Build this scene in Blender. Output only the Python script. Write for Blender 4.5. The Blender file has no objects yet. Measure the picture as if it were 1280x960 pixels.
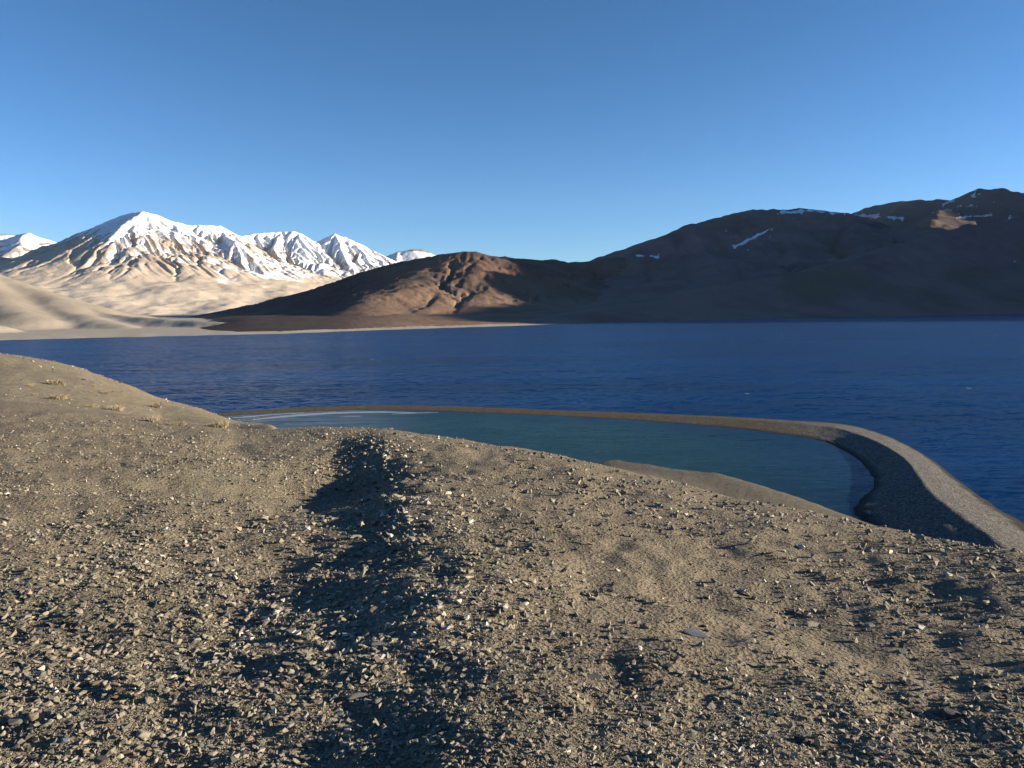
import bpy, bmesh, math, random
import numpy as np
from mathutils import Matrix, Vector
R = math.radians
scene = bpy.context.scene

# ------------------------------------------------------------------ camera
F, CXP, CYP = 985.0, 640.0, 480.0          # focal length and centre in photo pixels (1280 wide)
CAM_H = 30.0                               # lens height above the lake
PITCH, ROLL = R(-5.62), R(0.7)
cam_d = bpy.data.cameras.new("camera")
cam = bpy.data.objects.new("camera", cam_d)
scene.collection.objects.link(cam)
cam_d.sensor_width = 36.0
cam_d.lens = F / 1280.0 * 36.0
cam_d.clip_start = 0.1
cam_d.clip_end = 60000
_rot = Matrix.Rotation(R(90) + PITCH, 3, 'X') @ Matrix.Rotation(-ROLL, 3, 'Z')
cam.matrix_world = Matrix.Translation((0, 0, CAM_H)) @ _rot.to_4x4()
scene.camera = cam
ROT = np.array([list(r) for r in _rot])

# ------------------------------------------------------------------ sky, sun, exposure
SUN_AZ, SUN_EL = 90.0, 12.0                # degrees clockwise from the view direction (+Y), and above the horizon
world = bpy.data.worlds.new("World"); scene.world = world; world.use_nodes = True
wn, wl = world.node_tree.nodes, world.node_tree.links
sky = wn.new('ShaderNodeTexSky'); sky.sky_type = 'NISHITA'; sky.sun_disc = False
sky.sun_elevation = R(SUN_EL); sky.sun_rotation = R(SUN_AZ)
sky.altitude = 2500; sky.air_density = 1.0; sky.dust_density = 0.3; sky.ozone_density = 2.2
wn['Background'].inputs['Strength'].default_value = 0.06
# the camera's colour response to the thin high-altitude air: the same curve over the whole sky
sp = wn.new('ShaderNodeSeparateColor'); cb = wn.new('ShaderNodeCombineColor'); wl.new(sky.outputs['Color'], sp.inputs[0])
for i_, (p_, c_) in enumerate(((1.42, .90), (1.18, .93), (1.24, 1.16))):
    m1 = wn.new('ShaderNodeMath'); m1.operation = 'MULTIPLY'; m1.inputs[1].default_value = .166
    m2 = wn.new('ShaderNodeMath'); m2.operation = 'POWER'; m2.inputs[1].default_value = p_
    m3 = wn.new('ShaderNodeMath'); m3.operation = 'MULTIPLY'; m3.inputs[1].default_value = c_ / .166
    wl.new(sp.outputs[i_], m1.inputs[0]); wl.new(m1.outputs[0], m2.inputs[0]); wl.new(m2.outputs[0], m3.inputs[0]); wl.new(m3.outputs[0], cb.inputs[i_])
wl.new(cb.outputs[0], wn['Background'].inputs['Color'])
sun_d = bpy.data.lights.new("sun", 'SUN'); sun_d.energy = 5.0; sun_d.angle = R(0.5); sun_d.color = (1.0, 0.85, 0.64)
sun = bpy.data.objects.new("sun", sun_d); scene.collection.objects.link(sun)
sdir = Vector((math.sin(R(SUN_AZ)) * math.cos(R(SUN_EL)), math.cos(R(SUN_AZ)) * math.cos(R(SUN_EL)), math.sin(R(SUN_EL))))
sun.rotation_euler = sdir.to_track_quat('Z', 'Y').to_euler()
sun.location = (40, 0, 60)
scene.view_settings.view_transform = 'Standard'
scene.view_settings.look = 'None'
scene.view_settings.exposure = 1.47
scene.view_settings.gamma = 1.0

# ------------------------------------------------------------------ maths helpers
rng = np.random.default_rng(7)
random.seed(7)

def rays(px, py):
    px = np.asarray(px, float); py = np.asarray(py, float)
    d = np.stack([(px - CXP) / F, -(py - CYP) / F, -np.ones_like(px)], -1)
    return d @ ROT.T

def at_d(px, py, dist):
    """the point seen at a photo pixel, at a horizontal distance"""
    d = rays(px, py); h = np.hypot(d[..., 0], d[..., 1])
    return d * (np.asarray(dist, float) / h)[..., None] + np.array([0, 0, CAM_H])

def at_z(px, py, z=0.0):
    d = rays(px, py)
    return d * ((np.asarray(z, float) - CAM_H) / d[..., 2])[..., None] + np.array([0, 0, CAM_H])

def project(P):
    v = (np.asarray(P) - np.array([0, 0, CAM_H])) @ ROT
    return CXP + F * v[..., 0] / -v[..., 2], CYP - F * v[..., 1] / -v[..., 2]

def px_az(px):
    return np.arctan((np.asarray(px, float) - CXP) / F)

def _h(ix, iy, s):
    n = (ix.astype(np.int64) * 374761393 + iy.astype(np.int64) * 668265263 + s * 1442695041) & 0xFFFFFFFF
    n = ((n ^ (n >> 13)) * 1274126177) & 0xFFFFFFFF
    n = ((n ^ (n >> 16)) * 2246822519) & 0xFFFFFFFF
    return ((n ^ (n >> 15)) & 0xFFFFFF) / float(0xFFFFFF)

def noise(x, y, s=0):
    x, y = np.broadcast_arrays(np.asarray(x, float), np.asarray(y, float))
    x0, y0 = np.floor(x), np.floor(y); fx, fy = x - x0, y - y0
    out = 0
    ux, uy = fx * fx * fx * (fx * (fx * 6 - 15) + 10), fy * fy * fy * (fy * (fy * 6 - 15) + 10)
    v = []
    for dx, dy in ((0, 0), (1, 0), (0, 1), (1, 1)):
        a = _h(x0 + dx, y0 + dy, s) * 2 * np.pi
        v.append(np.cos(a) * (fx - dx) + np.sin(a) * (fy - dy))
    return 1.5 * ((v[0] * (1 - ux) + v[1] * ux) * (1 - uy) + (v[2] * (1 - ux) + v[3] * ux) * uy)

def fbm(x, y, s=0, o=5, g=0.5):
    r, a, f = 0, 1, 1.0
    for i in range(o):
        r = r + a * noise(x * f + i * 17.3, y * f - i * 9.1, s + i); a *= g; f *= 2.03
    return r

def ridged(x, y, s=0, o=5, g=0.5):
    r, a, f, w = 0, 1, 1.0, 1.0
    for i in range(o):
        n = 1 - np.abs(noise(x * f + i * 7.7, y * f + i * 3.3, s + i)) * 1.6
        n = np.clip(n, 0, 1) ** 2 * w; w = np.clip(n * 1.6, 0, 1)
        r = r + a * n; a *= g; f *= 2.07
    return r

def sstep(a, b, x):
    t = np.clip((x - a) / (b - a), 0, 1); return t * t * (3 - 2 * t)

# ------------------------------------------------------------------ object helpers
def tag(o, label=None, cat=None, group=None, kind=None):
    if label: o['label'] = label
    if cat: o['category'] = cat
    if group: o['group'] = group
    if kind: o['kind'] = kind
    return o

def mesh_np(name, V, Q, mat, smooth=True, attrs=None, link=True, kind=None, label=None):
    """V (n,3), Q (m,3|4) -> one object"""
    me = bpy.data.meshes.new(name)
    V = np.asarray(V, np.float32); Q = np.asarray(Q, np.int32); k = Q.shape[1]
    me.vertices.add(len(V)); me.vertices.foreach_set('co', V.ravel())
    me.loops.add(Q.size); me.loops.foreach_set('vertex_index', Q.ravel())
    me.polygons.add(len(Q))
    me.polygons.foreach_set('loop_start', np.arange(0, Q.size, k, dtype=np.int32))
    me.polygons.foreach_set('use_smooth', np.full(len(Q), smooth))
    me.update(calc_edges=True)
    for an, val in (attrs or {}).items():
        val = np.asarray(val, np.float32)
        at = me.attributes.new(an, 'FLOAT', 'POINT'); at.data.foreach_set('value', val.ravel())
    me.materials.append(mat)
    o = bpy.data.objects.new(name, me)
    if link: scene.collection.objects.link(o)
    tag(o, kind=kind, label=label)
    return o

def grid_faces(nr, nc):
    i = np.arange(nr - 1)[:, None] * nc + np.arange(nc - 1)[None, :]
    i = i.ravel()
    return np.stack([i, i + 1, i + nc + 1, i + nc], -1)   # rows go away from the camera, columns clockwise -> flipped below if needed

# ------------------------------------------------------------------ material helpers
class NT:
    def __init__(self, name):
        self.m = bpy.data.materials.new(name); self.m.use_nodes = True
        self.n, self.l = self.m.node_tree.nodes, self.m.node_tree.links
        self.b = self.n['Principled BSDF']; self.out = self.n['Material Output']
        self.co = self.n.new('ShaderNodeTexCoord').outputs['Object']
    def _set(self, sock, v):
        if isinstance(v, bpy.types.NodeSocket): self.l.new(v, sock)
        elif isinstance(v, (tuple, list)) and len(v) == 3 and sock.type == 'RGBA': sock.default_value = (*v, 1)
        else: sock.default_value = v
    def map(self, scale=(1, 1, 1), rot=(0, 0, 0)):
        m = self.n.new('ShaderNodeMapping'); self.l.new(self.co, m.inputs[0])
        m.inputs['Scale'].default_value = scale; m.inputs['Rotation'].default_value = rot
        return m.outputs[0]
    def noise(self, scale, detail=6, rough=.55, vec=None, dist=0):
        t = self.n.new('ShaderNodeTexNoise'); self.l.new(vec or self.co, t.inputs['Vector'])
        t.inputs['Scale'].default_value = scale; t.inputs['Detail'].default_value = detail
        t.inputs['Roughness'].default_value = rough; t.inputs['Distortion'].default_value = dist
        return t.outputs['Fac']
    def voronoi(self, scale, out='Color', feat='F1', vec=None):
        t = self.n.new('ShaderNodeTexVoronoi'); t.feature = feat; self.l.new(vec or self.co, t.inputs['Vector'])
        t.inputs['Scale'].default_value = scale
        return t.outputs[out]
    def ramp(self, fac, stops, interp='LINEAR'):
        r = self.n.new('ShaderNodeValToRGB'); self._set(r.inputs[0], fac); e = r.color_ramp.elements
        r.color_ramp.interpolation = interp
        while len(e) < len(stops): e.new(.5)
        for k, (p, c) in zip(e, stops):
            k.position = p; k.color = (c, c, c, 1) if isinstance(c, (int, float)) else (*c, 1)
        return r.outputs[0]
    def mix(self, fac, a, b, mode='MIX'):
        x = self.n.new('ShaderNodeMix'); x.data_type = 'RGBA'; x.blend_type = mode
        self._set(x.inputs[0], fac); self._set(x.inputs[6], a); self._set(x.inputs[7], b)
        return x.outputs[2]
    def math(self, op, a, b=0.0, c=None, clamp=False):
        x = self.n.new('ShaderNodeMath'); x.operation = op; x.use_clamp = clamp
        self._set(x.inputs[0], a); self._set(x.inputs[1], b)
        if c is not None: self._set(x.inputs[2], c)
        return x.outputs[0]
    def attr(self, name):
        a = self.n.new('ShaderNodeAttribute'); a.attribute_name = name; return a.outputs['Fac']
    def rnd(self):
        return self.n.new('ShaderNodeObjectInfo').outputs['Random']
    def bump(self, h, dist, strength=1.0, prev=None):
        b = self.n.new('ShaderNodeBump'); self.l.new(h, b.inputs['Height'])
        b.inputs['Distance'].default_value = dist; b.inputs['Strength'].default_value = strength
        if prev is not None: self.l.new(prev, b.inputs['Normal'])
        return b.outputs[0]
    def done(self, col, rough=.9, normal=None, spec=.25, ior=None, k=.60):
        col = self.mix(1.0, col, (k, k, k), 'MULTIPLY')
        self._set(self.b.inputs['Base Color'], col); self._set(self.b.inputs['Roughness'], rough)
        self.b.inputs['Specular IOR Level'].default_value = spec
        if ior: self.b.inputs['IOR'].default_value = ior
        if normal is not None: self.l.new(normal, self.b.inputs['Normal'])
        return self.m

# foreground soil: olive-tan grit with stony patches
def mat_soil():
    t = NT('gritty_soil')
    big = t.noise(.55, 5, .6)
    base = t.ramp(big, [(.3, (.30, .254, .178)), (.52, (.38, .320, .226)), (.72, (.47, .39, .265))])
    grit = t.voronoi(55, 'Color'); g = t.math('MULTIPLY', t.noise(60, 3, .7), 1.0)
    base = t.mix(.5, base, t.ramp(g, [(.3, (.13, .11, .08)), (.5, (.30, .255, .18)), (.7, (.55, .47, .35))]))
    peb = t.ramp(t.voronoi(38, 'Color'), [(0, (.13, .115, .095)), (.5, (.27, .225, .165)), (1, (.44, .375, .285))])
    base = t.mix(t.ramp(t.noise(1.7, 3), [(.4, .15), (.65, .6)]), base, peb)
    green = t.ramp(t.noise(.23, 3), [(.5, 0.0), (.7, .45)])
    base = t.mix(green, base, t.mix(1.0, base, (.86, .95, .9), 'MULTIPLY'))
    far = t.attr('far')
    sand = t.ramp(t.noise(.35, 6, .6), [(.3, (.33, .285, .195)), (.7, (.45, .385, .265))])
    sand = t.mix(.35, sand, t.ramp(t.voronoi(7), [(.1, (.16, .14, .105)), (.5, (.36, .31, .215)), (.9, (.60, .53, .40))]))
    sand = t.mix(t.ramp(t.noise(4, 5, .7), [(.45, 0.0), (.75, .5)]), sand, (.21, .175, .125))
    base = t.mix(far, base, sand)
    shore = t.attr('shore')
    gr = t.ramp(t.noise(2.2, 6, .75), [(.35, (.09, .083, .066)), (.65, (.21, .185, .14))])
    gr = t.mix(.5, gr, t.ramp(t.voronoi(6.0), [(.15, (.06, .055, .045)), (.5, (.18, .16, .12)), (.85, (.38, .34, .26))]))
    base = t.mix(shore, base, gr)
    n1 = t.bump(t.voronoi(38, 'Distance'), .016, 1.0)
    n2 = t.bump(t.noise(90, 3, .7), .010, 1.0, n1)
    n3 = t.bump(t.noise(12, 5, .65), .03, 1.0, n2)
    n4 = t.bump(t.noise(1.4, 6, .65), .12, .8, n3)
    return t.done(base, .95, n4, .15)

def mat_stone(name, stops, spec=.3, use_attr=False):
    t = NT(name)
    r = t.attr('tint') if use_attr else t.rnd()
    col = t.ramp(r, stops)
    mott = t.ramp(t.noise(45, 4, .65), [(.3, .72), (.7, 1.18)])
    col = t.mix(1.0, col, mott, 'MULTIPLY')
    vein = t.ramp(t.noise(9, 5, .6, dist=1.2), [(.52, 0.0), (.56, .3), (.6, 0.0)])
    col = t.mix(vein, col, (.42, .38, .32))
    n = t.bump(t.noise(70, 5, .65), .005, .8)
    return t.done(col, .78, n, spec)

STONE_STOPS = [(0, (.08, .076, .068)), (.15, (.18, .167, .138)), (.4, (.31, .278, .205)), (.6, (.42, .37, .265)), (.72, (.34, .33, .27)), (.8, (.43, .32, .235)), (.88, (.58, .52, .40)), (1, (.85, .80, .68))]
M_SOIL = mat_soil()
M_GRAVEL = mat_stone('loose_gravel', STONE_STOPS, use_attr=True)
SM = {
    'tan':   mat_stone('tan_rock', [(0, (.27, .22, .16)), (1, (.38, .31, .225))]),
    'grey':  mat_stone('grey_rock', [(0, (.17, .165, .155)), (1, (.28, .265, .24))]),
    'cream': mat_stone('cream_rock', [(0, (.50, .44, .32)), (1, (.62, .55, .42))]),
    'dark':  mat_stone('dark_rock', [(0, (.06, .058, .06)), (1, (.11, .105, .10))]),
    'rust':  mat_stone('rusty_rock', [(0, (.40, .22, .13)), (1, (.34, .215, .155))]),
    'blue':  mat_stone('blue_grey_slate', [(0, (.22, .26, .30)), (1, (.30, .345, .38))]),
    'green': mat_stone('green_grey_rock', [(0, (.19, .22, .18)), (1, (.26, .285, .24))]),
    'white': mat_stone('white_quartz', [(0, (.72, .70, .66)), (1, (.8, .78, .74))]),
}

def mat_shingle():
    t = NT('shingle')
    c = t.ramp(t.noise(1.1, 7, .75), [(.3, (.11, .105, .095)), (.55, (.23, .215, .185)), (.75, (.36, .34, .29))])
    c = t.mix(.75, c, t.ramp(t.voronoi(4.5), [(.15, (.07, .069, .066)), (.5, (.21, .203, .187)), (.85, (.44, .425, .39))]))
    c = t.mix(t.attr('far'), c, t.mix(1.0, c, (.66, .56, .42), 'MULTIPLY'))
    c = t.mix(t.attr('wet'), c, (.03, .029, .028))
    n = t.bump(t.voronoi(4.5, 'Distance'), .16, 1.0)
    n = t.bump(t.noise(2.6, 6, .8), .25, 1.0, n)
    n = t.bump(t.noise(.5, 5, .6), .5, .6, n)
    return t.done(c, .9, n, .15)

def mat_water(name, body, shallow=None, wave=1.0, rough=.12, spec=.30):
    t = NT(name)
    # wave slopes taken straight from noise vectors, so that far waves are not filtered away
    nrm = None
    for sc, mp, amp, ds in ((.028, (.45, 1.7, 1), .09, .8), (.13, (.6, 1.9, 1), .22, .5), (.5, (.7, 2.0, 1), .38, .3), (1.9, (.8, 1.3, 1), .22, 0)):
        tx = t.n.new('ShaderNodeTexNoise'); t.l.new(t.map(mp, (0, 0, R(6 if sc > .1 else -5))), tx.inputs['Vector'])
        tx.inputs['Scale'].default_value = sc; tx.inputs['Detail'].default_value = 3; tx.inputs['Roughness'].default_value = .6; tx.inputs['Distortion'].default_value = ds
        v1 = t.n.new('ShaderNodeVectorMath'); v1.operation = 'SUBTRACT'; t.l.new(tx.outputs['Color'], v1.inputs[0]); v1.inputs[1].default_value = (.5, .5, .5)
        v2 = t.n.new('ShaderNodeVectorMath'); v2.operation = 'MULTIPLY'; t.l.new(v1.outputs[0], v2.inputs[0]); v2.inputs[1].default_value = (amp * wave * 1.2, amp * wave * 2, 0)
        if nrm is None: nrm = v2.outputs[0]
        else:
            v3 = t.n.new('ShaderNodeVectorMath'); v3.operation = 'ADD'; t.l.new(nrm, v3.inputs[0]); t.l.new(v2.outputs[0], v3.inputs[1]); nrm = v3.outputs[0]
    v4 = t.n.new('ShaderNodeVectorMath'); v4.operation = 'ADD'; t.l.new(nrm, v4.inputs[0]); v4.inputs[1].default_value = (0, 0, 1)
    v5 = t.n.new('ShaderNodeVectorMath'); v5.operation = 'NORMALIZE'; t.l.new(v4.outputs[0], v5.inputs[0]); n = v5.outputs[0]
    gust = t.noise(.012, 5, .6, t.map((.35, 1.6, 1)))
    col = t.mix(t.ramp(gust, [(.35, 0.0), (.7, 1.0)]), tuple(c * .7 for c in body), tuple(c * 1.45 for c in body))
    if shallow:
        col = t.mix(t.math('MULTIPLY', t.attr('shallow'), t.ramp(t.noise(.06, 5, .6), [(.25, .55), (.7, 1.0)])), col, shallow)
    if shallow: col = t.mix(t.math('MULTIPLY', t.attr('silt'), t.ramp(t.noise(.16, 5, .65, t.map((.35, 2.2, 1), (0, 0, R(8)))), [(.35, .15), (.6, 1.0)])), col, (.10, .135, .15))
    fv = t.map((.7, 2.2, 1))
    foam = t.math('MULTIPLY', t.ramp(t.math('ADD', t.voronoi(.045, 'Distance', vec=fv), t.math('MULTIPLY', t.noise(1.1, 3), .06)), [(.055, 1.0), (.08, 0.0)]), t.ramp(t.voronoi(.045, 'Color', vec=fv), [(.72, 0.0), (.74, 1.0)]))
    if not shallow: col = t.mix(foam, col, (.75, .8, .85))
    # facets of a ruffled surface that face the eye mirror only a small share of the light, even at a low angle
    t.n.remove(t.b)
    df = t.n.new('ShaderNodeBsdfDiffuse'); t._set(df.inputs['Color'], col)
    gl = t.n.new('ShaderNodeBsdfGlossy'); gl.inputs['Roughness'].default_value = rough; gl.inputs['Color'].default_value = (.9, .95, 1, 1); t.l.new(n, gl.inputs['Normal'])
    fr = t.n.new('ShaderNodeFresnel'); fr.inputs['IOR'].default_value = 1.333; t.l.new(n, fr.inputs['Normal'])
    mx = t.n.new('ShaderNodeMixShader'); t.l.new(t.math('MULTIPLY', t.math('POWER', fr.outputs[0], .8), spec), mx.inputs[0])
    t.l.new(df.outputs[0], mx.inputs[1]); t.l.new(gl.outputs[0], mx.inputs[2]); t.l.new(mx.outputs[0], t.out.inputs['Surface'])
    return t.m

def mat_mountain(name, rock, dark, base, sc, zlo, zhi, snow=True, bump=8, red=None, k=.62):
    t = NT(name)
    c = t.ramp(t.noise(sc * .12, 7, .6), [(.3, dark), (.5, rock), (.75, tuple(x * 1.25 for x in rock))])
    streak = t.noise(sc * .5, 8, .68)
    c = t.mix(1.0, c, t.ramp(streak, [(.3, .82), (.7, 1.16)]), 'MULTIPLY')
    sep = t.n.new('ShaderNodeSeparateXYZ'); t.l.new(t.co, sep.inputs[0])
    low = t.math('ADD', sep.outputs['Z'], t.math('MULTIPLY', t.math('SUBTRACT', t.noise(sc * .2, 5), .5), (zhi - zlo) * 1.6))
    f = t.math('DIVIDE', t.math('SUBTRACT', low, zlo), zhi - zlo, clamp=True)
    c = t.mix(f, base, c)
    if red: c = t.mix(t.ramp(t.noise(sc * .09, 5, .6), [(.48, 0.0), (.62, .8)]), c, red)
    if snow == 'dark': c = t.mix(t.attr('snow'), c, t.mix(1.0, c, (.25, .29, .38), 'MULTIPLY'))  # shade painted into the rock colour; here the snow attribute holds its mask
    elif snow:
        s = t.math('ADD', t.attr('snow'), t.math('MULTIPLY', t.math('SUBTRACT', t.noise(sc * .8, 8, .72), .5), 1.1))
        s = t.ramp(s, [(.46, 0.0), (.54, 1.0)])
        c = t.mix(s, c, (.88, .89, .92))
    n = t.bump(t.noise(sc * .6, 9, .68), bump, 1.0)
    return t.done(c, .95, n, .08, k=k)

# ------------------------------------------------------------------ the near hillside
COLS = np.array([-900, 0, 100, 200, 290, 340, 400, 480, 600, 700, 760, 900, 1040, 1190, 1280, 2200.])
CREST_PY = np.array([500, 500, 511, 525, 537, 537, 533.5, 537, 553, 569, 583, 618, 646, 677, 693, 740])
CREST_D = np.array([24, 20, 19, 18, 16.5, 16, 15.5, 14.5, 13.5, 12.5, 12, 10.5, 9.5, 8.6, 8.0, 7])
far_py = np.array([445, 447, 463, 500, 528, 533])
far_D = np.array([72, 70, 60, 48, 37, 30])
SHORE_D = np.array([200, 175, 165, 150, 135, 128, 122, 120, 122, 130, 153, 141, 121, 103, 96, 90])

def _nodes():
    D, Z = [], []
    for i, px in enumerate(COLS):
        pyc = CREST_PY[i]; dc = CREST_D[i]
        cpx = min(max(px, -200), 1480)
        zc = at_d(cpx, pyc, dc)[2] - 30
        sl = -zc / dc; Ds = SHORE_D[i]
        zn = np.interp(px, [-900, 0, 640, 1280, 2200], [-1.55, -1.68, -1.60, -1.72, -1.75])
        d = [.3, 2.2, .55 * dc, dc]; z = [-1.55, zn, zn + (zc - zn) * .43 + .03, zc]
        if px <= 340:
            k = list(COLS[:6]).index(px); df = far_D[k]
            zf = at_d(cpx, far_py[k], df)[2] - 30
            slf = -zf / df
            dip = dc + .35 * (df - dc)
            d += [dc * 1.12, dip, dc + .68 * (df - dc), df, df * 1.4, Ds * .9, Ds, Ds + 15, Ds + 90]
            e = (sl * .45 + slf * .55)
            z += [zc - dc * .12 * (sl + .12), -min(sl * .97, e * 1.10) * dip, -(slf * .8 + e * .2) * (dc + .68 * (df - dc)) - .05, zf, zf - .4 * df * (slf + .22), -28.5, -30, -31.5, -38]
        else:
            d5, d6 = .45 * Ds, .8 * Ds
            d += [dc * 1.12, dc * 1.5, .32 * Ds, .55 * Ds, d6, .92 * Ds, Ds, Ds + 15, Ds + 90]
            z += [zc - dc * .12 * (sl + .12), zc - .5 * dc * (sl + .18), -(sl * .32 * Ds) - 3.0, -(sl * .55 * Ds) - 3.2,
                  max(-28.6 if px < 880 else -26.0, -(sl * d6) - .2), -29.2 if px < 880 else -27.3, -30, -31.5, -38]
        D.append(d); Z.append(z)
    return np.array(D), np.array(Z)
ND, NZ = _nodes()
AZC = px_az(COLS)
RIDGE_Y = np.array([-5, 0, 2.7, 4.3, 6.5, 9.5, 14, 20, 40])
RIDGE_X = np.array([.1, .05, -.02, -.15, -.5, -1.12, -2.0, -3.1, -7])
_azt = np.linspace(px_az(-900), px_az(2200), 900)
def _smooth(a, w=15):
    k = np.hanning(w); k /= k.sum()
    return np.convolve(np.pad(a, w // 2, 'edge'), k, 'valid')
TD = np.stack([_smooth(np.interp(_azt, AZC, ND[:, j])) for j in range(ND.shape[1])], 1)
TZ = np.stack([_smooth(np.interp(_azt, AZC, NZ[:, j])) for j in range(ND.shape[1])], 1)
# slopes for a monotone cubic through the nodes of every azimuth
_h0 = np.diff(TD, axis=1); _dl = np.diff(TZ, axis=1) / _h0
_m = np.zeros_like(TD)
w1 = 2 * _h0[:, 1:] + _h0[:, :-1]; w2 = _h0[:, 1:] + 2 * _h0[:, :-1]
same = (_dl[:, 1:] * _dl[:, :-1]) > 0
with np.errstate(divide='ignore', invalid='ignore'):
    hm = (w1 + w2) / (w1 / _dl[:, :-1] + w2 / _dl[:, 1:])
_m[:, 1:-1] = np.where(same, hm, 0); _m[:, 0] = _dl[:, 0]; _m[:, -1] = _dl[:, -1]

def ground_z(x, y, fine=True):
    x = np.asarray(x, float); y = np.asarray(y, float)
    shp = x.shape; x = x.ravel(); y = y.ravel()
    d = np.hypot(x, y); az = np.clip(np.arctan2(x, y), _azt[0], _azt[-1])
    u = (az - _azt[0]) / (_azt[1] - _azt[0]); i = np.clip(u.astype(int), 0, len(_azt) - 2); f = u - i
    lerp = lambda T: T[i] * (1 - f)[:, None] + T[i + 1] * f[:, None]
    Dn, Zn, Mn = lerp(TD), lerp(TZ), lerp(_m)
    dd = np.clip(d, Dn[:, 0], Dn[:, -1])
    k = np.clip((dd[:, None] >= Dn).sum(1) - 1, 0, Dn.shape[1] - 2)
    ar = np.arange(len(d))
    h = Dn[ar, k + 1] - Dn[ar, k]; t = (dd - Dn[ar, k]) / h
    z = ((2 * t**3 - 3 * t**2 + 1) * Zn[ar, k] + (t**3 - 2 * t**2 + t) * h * Mn[ar, k]
         + (-2 * t**3 + 3 * t**2) * Zn[ar, k + 1] + (t**3 - t**2) * h * Mn[ar, k + 1])
    dc = Dn[:, 3]
    # the shallow gully left of the footworn hump
    uu = x - np.interp(y, RIDGE_Y, RIDGE_X)
    near = 1 - sstep(.80, .99, d / dc)
    wob = .35 * noise(x * .5, y * .5, 11)
    wdt = .85 + .02 * y
    g = -.105 * sstep(0.05, -wdt, uu + wob * .5) + .125 * sstep(-wdt, -wdt - 2.6, uu + wob)
    g = g * (.22 + .78 * sstep(3.2, 6.5, d))
    z = z + g * near * (1 + .2 * noise(x * .7, y * .35, 12)) * sstep(30, 24, d)
    z = z + .055 * np.exp(-((uu + .1) / .6) ** 2) * near * sstep(2.8, 5.5, d)
    z = z - .34 * np.exp(-((x + 2.05) / 1.0) ** 2 - ((y - 9.6) / 1.5) ** 2)     # the hollow behind the hump
    if fine:
        am = sstep(.3, 3, d)
        z = z + am * near * (.045 * fbm(x * .9, y * .9, 21, 4) + .020 * fbm(x * 3.1, y * 3.1, 22, 2)
                            + .065 * sstep(5.6, 3.4, d) * sstep(.9, -.6, x - np.interp(y, RIDGE_Y, RIDGE_X)) * np.abs(noise((x * .8 - y * .35) * 1.1, (y + x * .35) * 2.3, 29)))
        fa = 1 - near
        z = z + fa * (.10 * fbm(x * .22, y * .22, 23, 5) * sstep(12, 60, d) + .02 * fbm(x * 1.5, y * 1.5, 27, 3))
        z = z + fa * .35 * sstep(-24, -34, x) * sstep(48, 52, d + 3 * noise(x * .2, y * .2, 30)) * sstep(74, 60, d)
        gul = ridged(np.degrees(np.arctan2(x, y)) * .16, d * .012, 28, 3) * sstep(1.6, 3, d / dc) * sstep(150, 90, d)
        z = z + gul * .0
    return (z + 30).reshape(shp)

def hit_ground(px, py, dmax=30):
    """first meeting of the photo pixel's line of sight with the hillside"""
    px = np.atleast_1d(np.asarray(px, float)); py = np.atleast_1d(np.asarray(py, float))
    r = rays(px, py); r = r / np.hypot(r[:, 0], r[:, 1])[:, None]
    ds = np.exp(np.linspace(math.log(1.5), math.log(dmax), 1200))
    P = r[:, None, :] * ds[None, :, None]
    g = ground_z(P[..., 0], P[..., 1])
    below = (P[..., 2] + CAM_H) < g
    k = np.where(below.any(1), below.argmax(1), -1)
    kk = np.clip(k, 1, None)
    a = (P[np.arange(len(px)), kk - 1, 2] + CAM_H) - g[np.arange(len(px)), kk - 1]
    b = g[np.arange(len(px)), kk] - (P[np.arange(len(px)), kk, 2] + CAM_H)
    d = ds[kk - 1] + (ds[kk] - ds[kk - 1]) * a / np.maximum(a + b, 1e-9)
    Q = r * d[:, None] + np.array([0, 0, CAM_H])
    return Q, k > 0

def build_ground():
    azs = np.concatenate([np.linspace(R(-100), R(-37), 40)[:-1], np.linspace(R(-37), R(37), 540), np.linspace(R(37), R(100), 50)[1:]])
    ds = np.concatenate([[.02], np.exp(np.linspace(math.log(.5), math.log(30), 300)), np.exp(np.linspace(math.log(30), math.log(330), 100))[1:]])
    A, D = np.meshgrid(azs, ds)
    X, Y = D * np.sin(A), D * np.cos(A)
    Z = ground_z(X, Y)
    i = np.clip(((A - _azt[0]) / (_azt[1] - _azt[0])).astype(int), 0, 899)
    far = sstep(1.0, 1.25, D / TD[i, 3]); Ds = TD[i, 10]
    far = np.where(A < px_az(560), far, far)
    shore = sstep(.45, .62, D / Ds) * sstep(px_az(330), px_az(420), A)
    V = np.stack([X, Y, Z], -1).reshape(-1, 3)
    q = grid_faces(len(ds), len(azs))
    o = mesh_np('ground', V, q, M_SOIL, attrs={'far': far, 'shore': shore}, kind='structure')
    return o
ground = build_ground()

# ------------------------------------------------------------------ lake and lagoon
def catmull(P, n):
    P = np.asarray(P, float); t = np.linspace(0, len(P) - 1, n); i = np.clip(t.astype(int), 0, len(P) - 2); f = (t - i)[:, None]
    g = lambda k: P[np.clip(k, 0, len(P) - 1)]
    a, b, c, d = g(i - 1), g(i), g(i + 1), g(i + 2)
    return .5 * (2 * b + (c - a) * f + (2 * a - 5 * b + 4 * c - d) * f**2 + (3 * b - a - 3 * c + d) * f**3)

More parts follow.
